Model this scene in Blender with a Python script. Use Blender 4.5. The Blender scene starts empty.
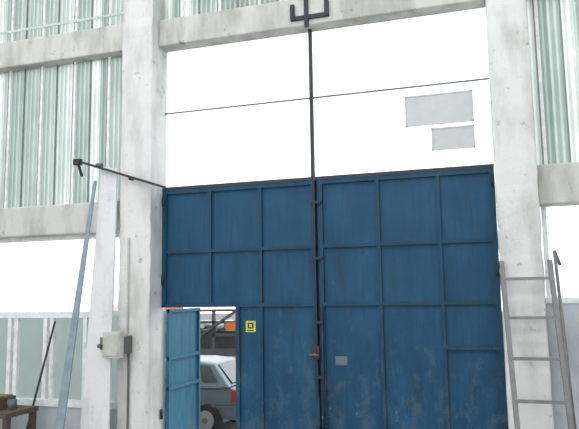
import bpy, bmesh, math, random
from mathutils import Matrix, Vector
random.seed(4)
sc=bpy.context.scene
sc.view_settings.view_transform='Standard'
D=bpy.data
# ---------------------------------------------------------------- materials
def newmat(name):
    m=D.materials.new(name); m.use_nodes=True
    nt=m.node_tree; b=nt.nodes['Principled BSDF']
    return m,nt,b
def ramp(nt,stops):
    r=nt.nodes.new('ShaderNodeValToRGB')
    e=r.color_ramp.elements
    e[0].position=stops[0][0]; e[0].color=(*stops[0][1],1)
    e[1].position=stops[1][0]; e[1].color=(*stops[1][1],1)
    for p,c in stops[2:]:
        n=e.new(p); n.color=(*c,1)
    return r
def noise(nt,scale,detail=6,rough=.6,vec=None):
    n=nt.nodes.new('ShaderNodeTexNoise'); n.inputs['Scale'].default_value=scale
    n.inputs['Detail'].default_value=detail; n.inputs['Roughness'].default_value=rough
    if vec: nt.links.new(vec,n.inputs['Vector'])
    return n
def coords(nt,scale=(1,1,1)):
    g=nt.nodes.new('ShaderNodeNewGeometry'); m=nt.nodes.new('ShaderNodeMapping')
    m.inputs['Scale'].default_value=scale
    nt.links.new(g.outputs['Position'],m.inputs['Vector'])
    return m.outputs['Vector']
def mix(nt,fac,a,b,mode='MIX'):
    n=nt.nodes.new('ShaderNodeMix'); n.data_type='RGBA'; n.blend_type=mode
    for sock,v in ((n.inputs[0],fac),(n.inputs[6],a),(n.inputs[7],b)):
        if hasattr(v,'is_output'): nt.links.new(v,sock)
        elif isinstance(v,(int,float)): sock.default_value=v
        else: sock.default_value=(*v,1)
    return n.outputs[2]
def math_(nt,op,a,b):
    n=nt.nodes.new('ShaderNodeMath'); n.operation=op
    for s,v in ((n.inputs[0],a),(n.inputs[1],b)):
        if hasattr(v,'is_output'): nt.links.new(v,s)
        else: s.default_value=v
    return n.outputs[0]
def bump(nt,b,src,strength=.3,dist=.02):
    n=nt.nodes.new('ShaderNodeBump'); n.inputs['Strength'].default_value=strength
    n.inputs['Distance'].default_value=dist
    nt.links.new(src,n.inputs['Height']); nt.links.new(n.outputs[0],b.inputs['Normal'])
def simple(name,col,rough=.6,metal=0,var=.15,scale=8):
    m,nt,b=newmat(name)
    n=noise(nt,scale,vec=coords(nt))
    r=ramp(nt,[(.3,tuple(c*(1-var) for c in col)),(.7,tuple(min(1,c*(1+var)) for c in col))])
    nt.links.new(n.outputs[0],r.inputs[0]); nt.links.new(r.outputs[0],b.inputs['Base Color'])
    b.inputs['Roughness'].default_value=rough; b.inputs['Metallic'].default_value=metal
    return m
def concrete(name,base,dark,lo=.36,hi=.5,chip=.45):
    m,nt,b=newmat(name)
    n1=noise(nt,1.4,7,.6,coords(nt,(2.0,2.0,.6)))
    r1=ramp(nt,[(lo,dark),(hi,base)])
    nt.links.new(n1.outputs[0],r1.inputs[0])
    n2=noise(nt,5,9,.75,coords(nt))
    r2=ramp(nt,[(.32,(.34,.33,.29)),(.41,(1,1,1))])
    nt.links.new(n2.outputs[0],r2.inputs[0])
    c=mix(nt,chip,r1.outputs[0],r2.outputs[0],'MULTIPLY')
    nt.links.new(c,b.inputs['Base Color']); b.inputs['Roughness'].default_value=.9
    n3=noise(nt,16,6,.55,coords(nt)); bump(nt,b,n3.outputs[0],.25,.02)
    return m
M={}
M['pillar']=concrete('painted_concrete',(.70,.71,.69),(.52,.525,.50),.36,.55,.85)
M['beam']=concrete('beam_concrete',(.60,.60,.56),(.42,.42,.38),.36,.55,.85)
M['wallp']=concrete('wall_plaster',(.50,.54,.56),(.40,.43,.45))
M['floor']=concrete('floor_concrete',(.30,.29,.27),(.18,.17,.16))
def gatemat(name,a,bc):
    m,nt,b=newmat(name)
    n1=noise(nt,1.3,8,.65,coords(nt,(1.6,1,.8)))
    r1=ramp(nt,[(.35,a),(.65,bc)]); nt.links.new(n1.outputs[0],r1.inputs[0])
    n2=noise(nt,2.2,9,.7,coords(nt,(7,7,.6)))
    r2=ramp(nt,[(.50,(0,0,0)),(.70,(.7,.7,.7))]); nt.links.new(n2.outputs[0],r2.inputs[0])
    c=mix(nt,r2.outputs[0],r1.outputs[0],(.010,.035,.060))
    g=nt.nodes.new('ShaderNodeNewGeometry'); s=nt.nodes.new('ShaderNodeSeparateXYZ'); nt.links.new(g.outputs['Position'],s.inputs[0])
    mr=nt.nodes.new('ShaderNodeMapRange'); mr.inputs[1].default_value=2.8; mr.inputs[2].default_value=.4
    mr.inputs[3].default_value=-.06; mr.inputs[4].default_value=.08; nt.links.new(s.outputs[2],mr.inputs[0])
    n3=noise(nt,3.2,10,.75,coords(nt,(1.5,1,.9)))
    a3=math_(nt,'ADD',n3.outputs[0],mr.outputs[0])
    r3=ramp(nt,[(.55,(0,0,0)),(.66,(.55,.55,.55))]); nt.links.new(a3,r3.inputs[0])
    c=mix(nt,r3.outputs[0],c,(.07,.12,.15))
    n5=noise(nt,9,9,.75,coords(nt,(1,1,.5)))
    a5=math_(nt,'ADD',n5.outputs[0],mr.outputs[0])
    r5=ramp(nt,[(.68,(0,0,0)),(.71,(.8,.8,.8))]); nt.links.new(a5,r5.inputs[0])
    c=mix(nt,r5.outputs[0],c,(.22,.25,.23))
    # rust specks
    n6=noise(nt,6,9,.8,coords(nt,(1.3,1,.35)))
    r6=ramp(nt,[(.66,(0,0,0)),(.70,(.7,.7,.7))]); nt.links.new(n6.outputs[0],r6.inputs[0])
    c=mix(nt,r6.outputs[0],c,(.06,.035,.02))
    nt.links.new(c,b.inputs['Base Color']); b.inputs['Roughness'].default_value=.6
    b.inputs['Specular IOR Level'].default_value=.35
    n4=noise(nt,2.5,3,.5,coords(nt)); bump(nt,b,n4.outputs[0],.35,.04)
    return m
M['gate']=gatemat('blue_gate_paint',(.004,.050,.110),(.008,.080,.165))
M['gatef']=gatemat('blue_frame_paint',(.005,.042,.085),(.010,.064,.12))
M['doorleaf']=gatemat('daylit_blue_paint',(.02,.13,.22),(.03,.16,.26))  # gate blue lightened: outdoor light on the open leaf put into its colour
M['steel']=simple('dark_steel',(.035,.04,.05),.6,.3)
M['muntin']=simple('grey_muntin',(.12,.13,.15),.6)
M['gap']=simple('dark_meeting_strip',(.008,.025,.045),.6)
M['white']=simple('white_frame_paint',(.80,.82,.81),.5)
M['mull']=simple('grey_green_mullion',(.55,.60,.57),.5)
M['dmull']=simple('dark_glazing_bar',(.20,.23,.22),.5)
M['vent']=simple('vent_grey',(.54,.55,.55),.7,0,.05)
M['alu']=simple('ladder_steel',(.20,.21,.205),.5,.3)
M['plankblue']=simple('blue_grey_plank',(.24,.31,.35),.7)
M['board']=concrete('white_board',(.70,.72,.72),(.58,.60,.60),.36,.5,.3)
M['wood']=simple('bench_wood',(.10,.075,.055),.8)
M['brown']=simple('brown_card',(.22,.14,.08),.8)
M['boxm']=simple('switch_box_paint',(.50,.50,.45),.5)
M['boxd']=simple('switch_dark',(.12,.12,.11),.5)
M['yellow']=simple('yellow_sign',(.62,.60,.10),.5)
M['black']=simple('black_print',(.02,.02,.02),.5)
M['label']=simple('worn_label',(.10,.17,.19),.7)
M['carp']=simple('car_paint',(.15,.19,.21),.3,.4,.05)
M['rubber']=simple('tyre_rubber',(.02,.02,.022),.8)
M['rim']=simple('wheel_rim',(.35,.36,.37),.35,.7)
M['carglass']=simple('car_glass',(.04,.055,.06),.08)
M['red']=simple('tail_light',(.4,.02,.02),.3)
M['orange']=simple('orange_paint',(.55,.14,.03),.5)
M['truck']=simple('truck_grey',(.06,.06,.065),.5)
M['asphalt']=simple('asphalt',(.16,.16,.16),.9)
M['fence']=simple('fence_concrete',(.32,.33,.33),.9)
def glasspane(name,tint,mixf):
    m=D.materials.new(name); m.use_nodes=True; nt=m.node_tree; nt.nodes.clear()
    o=nt.nodes.new('ShaderNodeOutputMaterial'); mx=nt.nodes.new('ShaderNodeMixShader')
    t=nt.nodes.new('ShaderNodeBsdfTransparent'); g=nt.nodes.new('ShaderNodeBsdfTranslucent')
    n=noise(nt,4,5,.6,coords(nt)); r=ramp(nt,[(.3,tuple(c*.93 for c in tint)),(.7,tint)])
    nt.links.new(n.outputs[0],r.inputs[0]); nt.links.new(r.outputs[0],g.inputs[0])
    t.inputs[0].default_value=(*tint,1)
    mx.inputs[0].default_value=mixf
    nt.links.new(t.outputs[0],mx.inputs[1]); nt.links.new(g.outputs[0],mx.inputs[2])
    nt.links.new(mx.outputs[0],o.inputs[0]); return m
M['pane']=glasspane('hazy_glazing',(.95,.97,.97),.3)
M['pane2']=glasspane('greenish_glazing',(.52,.57,.56),.8)
def corr():
    m=D.materials.new('corrugated_fibreglass'); m.use_nodes=True; nt=m.node_tree; nt.nodes.clear()
    o=nt.nodes.new('ShaderNodeOutputMaterial'); mx=nt.nodes.new('ShaderNodeMixShader')
    t=nt.nodes.new('ShaderNodeBsdfTranslucent'); g=nt.nodes.new('ShaderNodeBsdfDiffuse')
    geo=nt.nodes.new('ShaderNodeNewGeometry'); s=nt.nodes.new('ShaderNodeSeparateXYZ'); nt.links.new(geo.outputs['Position'],s.inputs[0])
    sx=math_(nt,'FLOOR',math_(nt,'DIVIDE',s.outputs[0],.165),0)
    wn=nt.nodes.new('ShaderNodeTexWhiteNoise'); wn.noise_dimensions='1D'; nt.links.new(sx,wn.inputs['W'])
    r=ramp(nt,[(.0,(.35,.42,.39)),(.35,(.45,.52,.49)),(.7,(.55,.61,.58)),(.9,(.82,.87,.84))])
    nt.links.new(wn.outputs['Value'],r.inputs[0])
    n=noise(nt,1.2,5,.6,coords(nt,(1.5,1,.8)))
    r2=ramp(nt,[(.35,(.80,.83,.81)),(.6,(1,1,1))]); nt.links.new(n.outputs[0],r2.inputs[0])
    c=mix(nt,1.0,r.outputs[0],r2.outputs[0],'MULTIPLY')
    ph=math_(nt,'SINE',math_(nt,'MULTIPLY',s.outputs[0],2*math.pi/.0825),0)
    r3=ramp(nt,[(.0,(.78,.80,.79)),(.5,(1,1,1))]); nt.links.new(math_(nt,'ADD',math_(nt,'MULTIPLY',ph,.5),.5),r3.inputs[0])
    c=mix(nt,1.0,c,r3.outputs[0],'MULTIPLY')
    nt.links.new(c,t.inputs[0]); nt.links.new(c,g.inputs[0])
    mx.inputs[0].default_value=.22
    nt.links.new(t.outputs[0],mx.inputs[1]); nt.links.new(g.outputs[0],mx.inputs[2])
    nt.links.new(mx.outputs[0],o.inputs[0]); return m
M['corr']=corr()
# ---------------------------------------------------------------- mesh helpers
class B:
    def __init__(s): s.bm=bmesh.new(); s.mats=[]
    def mi(s,m):
        if m not in s.mats: s.mats.append(m)
        return s.mats.index(m)
    def box(s,x0,x1,y0,y1,z0,z1,m,mat=None):
        vs=[s.bm.verts.new((x,y,z)) for x in (x0,x1) for y in (y0,y1) for z in (z0,z1)]
        if mat:
            for v in vs: v.co=mat@v.co
        i=s.mi(m)
        for q in ((0,1,3,2),(4,6,7,5),(0,4,5,1),(2,3,7,6),(0,2,6,4),(1,5,7,3)):
            f=s.bm.faces.new([vs[k] for k in q]); f.material_index=i
    def bar(s,a,b,w,d,m):
        a=Vector(a); b=Vector(b); L=(b-a).length
        q=(b-a).to_track_quat('Z','Y').to_matrix().to_4x4()
        s.box(-w/2,w/2,-d/2,d/2,0,L,m,Matrix.Translation(a)@q)
    def cyl(s,a,b,r,m,n=16,r2=None):
        a=Vector(a); b=Vector(b); L=(b-a).length
        q=Matrix.Translation(a)@(b-a).to_track_quat('Z','Y').to_matrix().to_4x4()
        r2=r if r2 is None else r2; i=s.mi(m)
        A=[s.bm.verts.new(q@Vector((r*math.cos(t),r*math.sin(t),0))) for t in [2*math.pi*k/n for k in range(n)]]
        C=[s.bm.verts.new(q@Vector((r2*math.cos(t),r2*math.sin(t),L))) for t in [2*math.pi*k/n for k in range(n)]]
        for k in range(n):
            f=s.bm.faces.new((A[k],A[(k+1)%n],C[(k+1)%n],C[k])); f.material_index=i; f.smooth=True
        s.bm.faces.new(A[::-1]).material_index=i; s.bm.faces.new(C).material_index=i
    def poly(s,pts,m):
        f=s.bm.faces.new([s.bm.verts.new(p) for p in pts]); f.material_index=s.mi(m)
    def done(s,name,parent=None,bevel=0):
        bmesh.ops.recalc_face_normals(s.bm,faces=s.bm.faces)
        me=D.meshes.new(name); s.bm.to_mesh(me); s.bm.free()
        for m in s.mats: me.materials.append(M[m])
        o=D.objects.new(name,me); sc.collection.objects.link(o)
        if parent: o.parent=parent
        if bevel:
            b=o.modifiers.new('bevel','BEVEL'); b.width=bevel; b.segments=2; b.limit_method='ANGLE'
        return o
def empty(name,loc=(0,0,0)):
    o=D.objects.new(name,None); sc.collection.objects.link(o); return o
# ---------------------------------------------------------------- shell
XL,XR,YB,ZT=-14,7,-15,9
b=B(); b.box(XL,XR,YB,.1,-.3,0,'floor'); b.done('floor')
b=B(); b.box(XL-.2,XL,YB,.1,0,ZT,'wallp'); b.done('wall_left')
b=B(); b.box(XR,XR+.2,YB,.1,0,ZT,'wallp'); b.done('wall_right')
b=B(); b.box(XL,XR,YB-.2,YB,0,1.2,'wallp'); b.box(XL,XR,YB-.2,YB,7.5,ZT,'wallp')
for x in (XL,-9,-4,1,XR-.5): b.box(x,x+.5,YB-.2,YB,1.2,7.5,'wallp')
b.done('wall_back')
b=B()
y=YB
while y<0:
    b.box(XL,XR,y,min(y+1.8,.1),ZT,ZT+.2,'wallp'); y+=3.4
b.box(XL,XL+1,YB,.1,ZT,ZT+.2,'wallp'); b.box(XR-1,XR,YB,.1,ZT,ZT+.2,'wallp')
b.done('ceiling')
def pillar(x0,x1,name):
    bm=bmesh.new(); n=60
    rings=[]
    for k in range(n+1):
        z=ZT*k/n; j=lambda: random.uniform(-.007,.007)
        rings.append([bm.verts.new((x+j(),y+j(),z)) for x,y in ((x0,-.4),(x1,-.4),(x1,.12),(x0,.12))])
    for k in range(n):
        for q in range(4):
            bm.faces.new((rings[k][q],rings[k][(q+1)%4],rings[k+1][(q+1)%4],rings[k+1][q]))
    bm.faces.new(rings[0][::-1]); bm.faces.new(rings[-1])
    me=D.meshes.new(name); bm.to_mesh(me); bm.free(); me.materials.append(M['pillar'])
    o=D.objects.new(name,me); sc.collection.objects.link(o)
    bv=o.modifiers.new('b','BEVEL'); bv.width=.018; bv.segments=2; bv.limit_method='ANGLE'; bv.angle_limit=1
pillar(-5.43,-4.90,'concrete_pillar')
pillar(.05,.56,'concrete_pillar')
pillar(-10.7,-10.2,'concrete_pillar')
pillar(5.3,5.8,'concrete_pillar')
for (x0,x1,z0,z1) in ((-4.90,.05,6.34,6.78),(-10.2,-5.43,6.36,6.82),(-10.2,-5.43,3.43,3.92),(.56,5.3,3.50,4.02),(.56,5.3,6.36,6.82)):
    b=B(); b.box(x0,x1,-.2,.1,z0,z1,'beam'); b.done('concrete_beam',bevel=.02)
# ---------------------------------------------------------------- corrugated glazing
def corrug(name,x0,x1,z0,z1,rails=()):
    e=empty(name)
    bm=bmesh.new(); n=int((x1-x0)/.0103); pr=None
    for k in range(n+1):
        x=x0+(x1-x0)*k/n; yy=.03+.016*max(-.6,min(.6,math.sin(2*math.pi*x/.0825)))/.6
        c=(bm.verts.new((x,yy,z0)),bm.verts.new((x,yy,z1)))
        if pr: bm.faces.new((pr[0],c[0],c[1],pr[1]))
        pr=c
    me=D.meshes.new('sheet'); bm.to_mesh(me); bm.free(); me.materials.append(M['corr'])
    o=D.objects.new('corrugated_sheet',me); sc.collection.objects.link(o); o.parent=e
    b=B()
    x=math.ceil(x0/.33)*.33
    k=0
    while x<x1-.06:
        b.box(x-.008,x+.012,-.03,0,z0,z1,'dmull')
        if k%2==0: b.box(x+.012,x+.055,-.03,0,z0,z1,'white')
        x+=.33; k+=1
    for z in rails: b.box(x0,x1,-.045,-.03,z,z+.045,'mull')
    b.done('mullions',e)
corrug('window_1',-10.2,-5.43,3.92,6.36)
corrug('window_2',-10.2,-5.43,6.82,9,(7.05,))
corrug('window_3',-4.90,.05,6.78,9)
corrug('window_4',.56,5.3,4.02,6.36)
corrug('window_5',.56,5.3,6.82,9)
e=empty('window_6')
b=B(); b.box(-4.90,.05,.02,.045,5.292,5.312,'muntin'); b.box(-4.90,.05,0,.05,4.09,4.11,'steel')
b.done('muntins',e)
b=B(); b.box(-4.90,.05,.05,.056,4.11,6.34,'pane'); b.done('glazing',e)
for i,(x0,x1,z0,z1) in enumerate(((-1.11,-.18,4.73,5.17),(-.76,-.18,4.36,4.68))):
    b=B(); b.box(x0,x1,.03,.045,z0,z1,'vent')
    for xa,xb,za,zb in ((x0,x1,z0,z0+.02),(x0,x1,z1-.02,z1),(x0,x0+.02,z0,z1),(x1-.02,x1,z0,z1)):
        b.box(xa,xb,.022,.03,za,zb,'vent')
    b.done('vent_flap_%d'%i,e)
e=empty('window_7')
b=B()
b.box(-10.2,-5.43,-.03,.05,2.10,2.20,'white'); b.box(-10.2,-5.43,-.1,.08,.72,.82,'white')
b.box(-10.2,-5.43,0,.05,3.36,3.43,'white')
for x in (-10.1,-9.3,-8.5,-7.75,-7.62,-7.05,-6.92,-6.3,-5.6):
    b.box(x,x+.07,-.02,.04,.82,2.10,'white')
b.done('frame',e)
b=B(); b.box(-10.2,-5.43,.045,.05,2.2,3.36,'pane'); b.done('upper_glazing',e)
b=B(); b.box(-10.2,-5.43,.042,.048,.82,2.1,'pane2'); b.done('lower_glazing',e)
b=B(); b.box(-10.2,-5.43,-.08,.1,0,.72,'wallp'); b.box(.56,5.3,-.08,.1,0,2.25,'wallp')
b.box(XL,-10.7,-.1,.1,0,ZT,'wallp'); b.box(5.8,XR,-.1,.1,0,ZT,'wallp'); b.done('wall_front')
e=empty('window_8')
b=B(); b.box(.56,5.3,-.1,.08,2.25,2.32,'white')
for x in (.60,2.0,3.4,5.2): b.box(x,x+.06,0,.05,2.32,3.5,'white')
b.done('frame',e)
b=B(); b.box(.56,5.3,.045,.05,2.32,3.5,'pane'); b.done('glazing',e)
# ---------------------------------------------------------------- gate
gate=empty('metal_gate')
def leaf(name,x0,x1,stiles,rails,opening=None,extra=()):
    b=B(); zt=4.05
    if opening:
        ox,oz=opening
        b.box(x0,x1,0,.012,oz,zt,'gate'); b.box(ox,x1,0,.012,.03,oz,'gate')
    else: b.box(x0,x1,0,.012,.03,zt,'gate')
    b.done(name+'_sheet',gate)
    b=B()
    zb=.03
    def st(x,w=.05,z0=zb,z1=zt): b.box(x-w/2,x+w/2,-.045,0,z0,z1,'gatef')
    def rl(z,xa,xb,w=.05): b.box(xa,xb,-.042,0,z-w/2,z+w/2,'gatef')
    st(x0+.035,.07,opening[1] if opening else zb); st(x1-.035,.07)
    for x in stiles: st(x,.045,(opening[1] if opening and x<opening[0] else zb))
    rl(zt-.03,x0,x1,.06)
    for z in rails: rl(z,x0,x1)
    for z,xa,xb in extra: rl(z,xa,xb)
    if opening: st(opening[0]+.03,.06,zb,opening[1]); rl(zb+.04,opening[0],x1,.08)
    else: rl(zb+.04,x0,x1,.08)
    b.done(name+'_frame',gate)
leaf('leaf_west',-4.895,-2.43,(-4.09,-3.28),(3.09,2.27),(-3.68,2.25))
leaf('leaf_east',-2.40,.045,(-1.53,-.70),(3.09,2.27),None,((1.68,-.70,.04),))
b=B()
b.box(-4.895,.045,-.05,.05,4.05,4.09,'steel')
b.box(-2.47,-2.37,.012,.03,.03,4.05,'gap')
b.box(-2.46,-2.43,-.09,-.045,1.0,4.05,'gap')
b.cyl((-2.36,-.07,.2),(-2.36,-.07,2.25),.014,'steel')
for z in (.5,1.25,2.0,2.9,3.7): b.box(-2.49,-2.34,-.1,-.045,z,z+.04,'gap')
b.box(-2.51,-2.40,-.12,-.05,1.52,1.70,'steel'); b.cyl((-2.46,-.18,1.58),(-2.46,-.12,1.58),.015,'brown'); b.cyl((-2.52,-.18,1.58),(-2.40,-.18,1.58),.012,'brown')
for z in (.6,2.6,3.8):
    for x in (-4.87,.02): b.cyl((x,-.06,z),(x,-.06,z+.14),.022,'gap')
b.done('lock_bars_and_hinges',gate)
b=B(); b.box(-2.2,-2.03,-.006,0,1.43,1.55,'label'); b.done('worn_labels',gate)
b=B(); b.box(-3.53,-3.38,-.012,0,1.88,2.04,'yellow'); b.box(-3.50,-3.41,-.015,-.012,1.93,2.015,'black'); b.box(-3.51,-3.40,-.015,-.012,1.895,1.91,'black'); b.box(-3.475,-3.435,-.018,-.015,1.95,1.995,'yellow')
b.done('warning_sign',gate)
e=empty('door_1')
b=B(); x=-4.85
b.box(x,x+.015,.03,1.12,.05,2.22,'doorleaf')
for y0 in (.03,1.07): b.box(x+.015,x+.055,y0,y0+.05,.05,2.22,'doorleaf')
for z in (.05,1.0,1.45,2.17): b.box(x+.015,x+.05,.03,1.12,z,z+.05,'doorleaf')
b.cyl((x+.05,1.0,1.1),(x+.13,1.0,1.1),.012,'steel'); b.cyl((x+.12,1.0,1.1),(x+.12,.88,1.1),.012,'steel')
b.done('leaf',e)
b=B(); b.box(-2.485,-2.435,-.06,-.01,4.09,6.33,'steel'); b.done('gate_bolt_post')
b=B()
b.box(-2.70,-2.12,-.24,-.205,6.42,6.48,'steel')
b.box(-2.70,-2.64,-.26,-.205,6.42,6.66,'steel'); b.box(-2.18,-2.12,-.26,-.205,6.42,6.66,'steel')
b.box(-2.49,-2.43,-.25,-.205,6.30,6.9,'steel')
b.done('steel_bracket')
# ---------------------------------------------------------------- things on / at left pillar
b=B()
b.bar((-6.10,-.55,4.52),(-4.62,-.47,4.02),.035,.035,'steel')
b.bar((-6.10,-.55,4.52),(-6.10,-.42,4.30),.03,.03,'steel')
b.box(-6.16,-6.04,-.58,-.5,4.46,4.55,'steel')
b.bar((-5.2,-.5,4.2),(-5.2,-.41,4.2),.05,.05,'steel')
b.cyl((-5.78,-.51,4.43),(-5.68,-.51,4.43),.035,'boxd')
b.done('bracket_arm')
def plank(name,pts,th,m):
    b=B()
    F=[Vector(p) for p in pts]; G=[p+Vector((0,th,0)) for p in F]
    b.mi(m); A=[b.bm.verts.new(p) for p in F]; C=[b.bm.verts.new(p) for p in G]
    n=len(A); b.bm.faces.new(A); b.bm.faces.new(C[::-1])
    for k in range(n): b.bm.faces.new((A[k],C[k],C[(k+1)%n],A[(k+1)%n]))
    return b.done(name,bevel=.008)
plank('white_board',[(-5.86,-.72,0),(-5.36,-.72,0),(-5.46,-.45,4.38),(-5.74,-.45,4.42)],.04,'board')
plank('wooden_plank',[(-6.18,-.95,0),(-6.01,-.95,0),(-5.79,-.5,4.2),(-5.84,-.5,4.2)],.03,'plankblue')
b=B()
b.box(-5.46,-5.17,-.74,-.64,1.55,1.92,'boxm'); b.box(-5.44,-5.19,-.755,-.74,1.58,1.89,'boxm')
b.box(-5.19,-5.17,-.64,-.41,1.6,1.85,'boxd')
b.box(-5.52,-5.46,-.72,-.64,1.66,1.84,'boxd'); b.cyl((-5.5,-.78,1.72),(-5.5,-.72,1.72),.03,'boxd')
b.cyl((-5.25,-.43,1.85),(-5.25,-.43,3.3),.014,'boxm'); b.cyl((-5.22,-.43,0),(-5.22,-.43,1.65),.016,'boxd')
b.done('switch_box',bevel=.006)
# ---------------------------------------------------------------- ladder
b=B()
def lr(t,side):
    a=Vector((.17,-1.15,0)) if side==0 else Vector((.74,-1.15,0))
    c=Vector((.07,-.47,2.78)) if side==0 else Vector((.63,-.47,2.78))
    return a.lerp(c,t)
for s_ in (0,1): b.bar(lr(0,s_),lr(1,s_),.055,.04,'alu')
for z in (.22,.68,1.15,1.62,2.09,2.56):
    b.bar(lr(z/2.78,0),lr(z/2.78,1),.045,.035,'alu')
b.done('ladder')
b=B(); b.cyl((.80,-.7,0),(.70,-.34,2.9),.02,'alu'); b.cyl((.70,-.34,2.9),(.76,-.30,2.72),.02,'alu'); b.done('metal_pole')
# ---------------------------------------------------------------- workbench & clutter left
e=empty('workbench')
b=B(); b.box(-8.2,-6.75,-1.15,-.45,.72,.79,'wood')
for x in (-8.15,-6.85):
    for y in (-1.1,-.55): b.box(x,x+.08,y,y+.08,0,.72,'wood')
b.box(-8.1,-6.85,-1.05,-.5,.25,.29,'wood'); b.done('bench',e)
b=B()
b.box(-7.5,-7.05,-1.0,-.6,.79,.96,'wood'); b.box(-7.47,-7.08,-.97,-.63,.96,.98,'brown')
b.cyl((-6.95,-.8,.79),(-6.95,-.8,.93),.07,'boxd')
b.done('wooden_crate')
b=B(); b.bar((-7.15,-.35,.0),(-6.75,-.12,2.05),.03,.03,'steel'); b.done('iron_rod')
# ---------------------------------------------------------------- exterior
b=B(); b.box(-60,40,.1,60,-.35,-.3,'asphalt'); b.done('ground')
b=B(); b.box(-40,30,16,16.2,-.3,1.7,'fence')
for x in range(-40,30,3): b.box(x,x+.2,15.9,16,-.3,1.85,'fence')
b.done('fence')
car=empty('car')
def carbody():
    b=B(); X0=-8.85; zg=-.3
    low=[(0,.35),(0,.62),(.12,.74),(.9,.90),(1.0,.92),(3.55,.95),(3.86,.92),(3.93,.60),(3.90,.32)]
    cab=[(.95,.92),(1.75,1.36),(2.1,1.42),(2.9,1.43),(3.35,1.38),(3.78,.94)]
    def loft(prof,wf,m,y0,y1):
        yc=(y0+y1)/2; hw=(y1-y0)/2; i=b.mi(m)
        cols=[]
        for s_ in (-1,-.86,.86,1):
            cols.append([b.bm.verts.new((X0+x,yc+s_*hw*wf(x,z),zg+z+(-.02 if abs(s_)==1 else 0))) for x,z in prof])
        n=len(prof)
        for c in range(3):
            for k in range(n):
                f=b.bm.faces.new((cols[c][k],cols[c][(k+1)%n],cols[c+1][(k+1)%n],cols[c+1][k])); f.material_index=i
        b.bm.faces.new(cols[0]).material_index=i; b.bm.faces.new(cols[-1][::-1]).material_index=i
    loft(low,lambda x,z:.98 if .3<x<3.7 else .9,'carp',3,4.65)
    loft(cab,lambda x,z:.97-.28*(z-.92)/.5,'carp',3,4.65)
    b.done('body',car,bevel=.03)
    b=B()
    for sgn in (-1,1):
        def q(x,z):
            w=.825*(.97-.28*(z-.92)/.5)+.012
            return (X0+x,3.825+sgn*w,zg+z)
        for pr in ([(1.3,.98),(1.85,1.31),(2.28,1.35),(2.28,.98)],[(2.36,.98),(2.36,1.35),(2.95,1.35),(3.12,1.0)],[(3.17,1.02),(3.02,1.34),(3.25,1.32),(3.5,1.04)]):
            b.poly([q(*p) for p in pr],'carglass')
    b.poly([(X0+3.40,3.35,zg+1.355),(X0+3.40,4.3,zg+1.355),(X0+3.76,4.42,zg+1.0),(X0+3.76,3.23,zg+1.0)],'carglass')
    b.box(X0+3.80,X0+3.95,3.05,3.25,zg+.66,zg+.88,'red'); b.box(X0+3.80,X0+3.95,4.4,4.6,zg+.66,zg+.88,'red')
    b.box(X0+.5,X0+3.95,2.99,3.02,zg+.55,zg+.58,'boxd'); b.box(X0+2.45,X0+2.62,2.985,3.01,zg+.8,zg+.83,'boxd')
    b.done('glass_and_lights',car)
    b=B()
    for x in (.75,3.28):
        for y0,y1,s_ in ((2.97,3.17,-1),(4.48,4.68,1)):
            b.cyl((X0+x,y0,zg+.3),(X0+x,y1,zg+.3),.30,'rubber',28)
            ya=y0 if s_<0 else y1
            b.cyl((X0+x,ya-.012*1,zg+.3),(X0+x,ya+.012,zg+.3),.19,'rim',20)
            b.cyl((X0+x,ya-.02,zg+.3),(X0+x,ya+.02,zg+.3),.06,'boxd',12)
    b.done('wheels',car)
carbody()
tr=empty('flatbed_truck')
b=B()
b.box(-9.6,-5.6,8,10.2,.75,.95,'truck'); 
for x in (-9.5,-8.6,-7.7,-6.8,-5.9): b.box(x,x+.08,8,8.08,.95,2.0,'truck')
for z in (1.3,1.65,1.98): b.box(-9.5,-5.8,8.0,8.05,z,z+.07,'truck')
b.box(-7.25,-6.75,7.93,8.0,1.45,1.68,'orange')
b.bar((-8.6,7.98,.95),(-6.8,7.98,2.1),.12,.06,'truck')
b.box(-9.3,-6.9,8.3,9.9,.95,1.45,'truck')
for k in range(7): b.cyl((-9.2+k*.37,8.2,1.5+.09*(k%2)),(-9.0+k*.37,9.9,1.6),.09,'fence' if k%3 else 'rim',10)
b.box(-11.6,-9.7,8,10.2,.3,2.2,'orange'); b.box(-11.5,-10.3,7.98,8.0,1.2,1.95,'carglass')
for x in (-10.9,-8.9,-6.6):
    for y in (8.05,9.85): b.cyl((x,y,.18),(x,y+.3,.18),.48,'rubber',24)
b.done('chassis_and_bed',tr)
# ---------------------------------------------------------------- light
w=D.worlds.new('World'); sc.world=w; w.use_nodes=True; nt=w.node_tree
bg=nt.nodes['Background']; bg.inputs[0].default_value=(.96,.98,1,1); bg.inputs[1].default_value=2.75
for i,(x,y) in enumerate(((-8,-5.5),(-2,-5.5),(4,-5.5),(-8,-11),(-2,-11),(4,-11))):
    l=D.lights.new('hall_fill','AREA'); l.shape='RECTANGLE'; l.size=2.6; l.size_y=1.0; l.energy=60; l.color=(.98,.99,1)  # unseen fill lights added to brighten the interior, not fixtures of the hall
    o=D.objects.new('hall_fill',l); sc.collection.objects.link(o); o.location=(x,y,8.8); o.rotation_euler=(math.radians(25),0,0)
# ---------------------------------------------------------------- camera
cd=D.cameras.new('camera'); cam=D.objects.new('camera',cd); sc.collection.objects.link(cam)
cd.sensor_width=36; cd.lens=650/579*36
R=Matrix.Rotation(math.radians(17.5),4,'Z')@Matrix.Rotation(math.radians(97.1),4,'X')@Matrix.Rotation(math.radians(-0.9),4,'Z')
cam.matrix_world=Matrix.Translation((0,-9,2.4))@R
sc.camera=cam
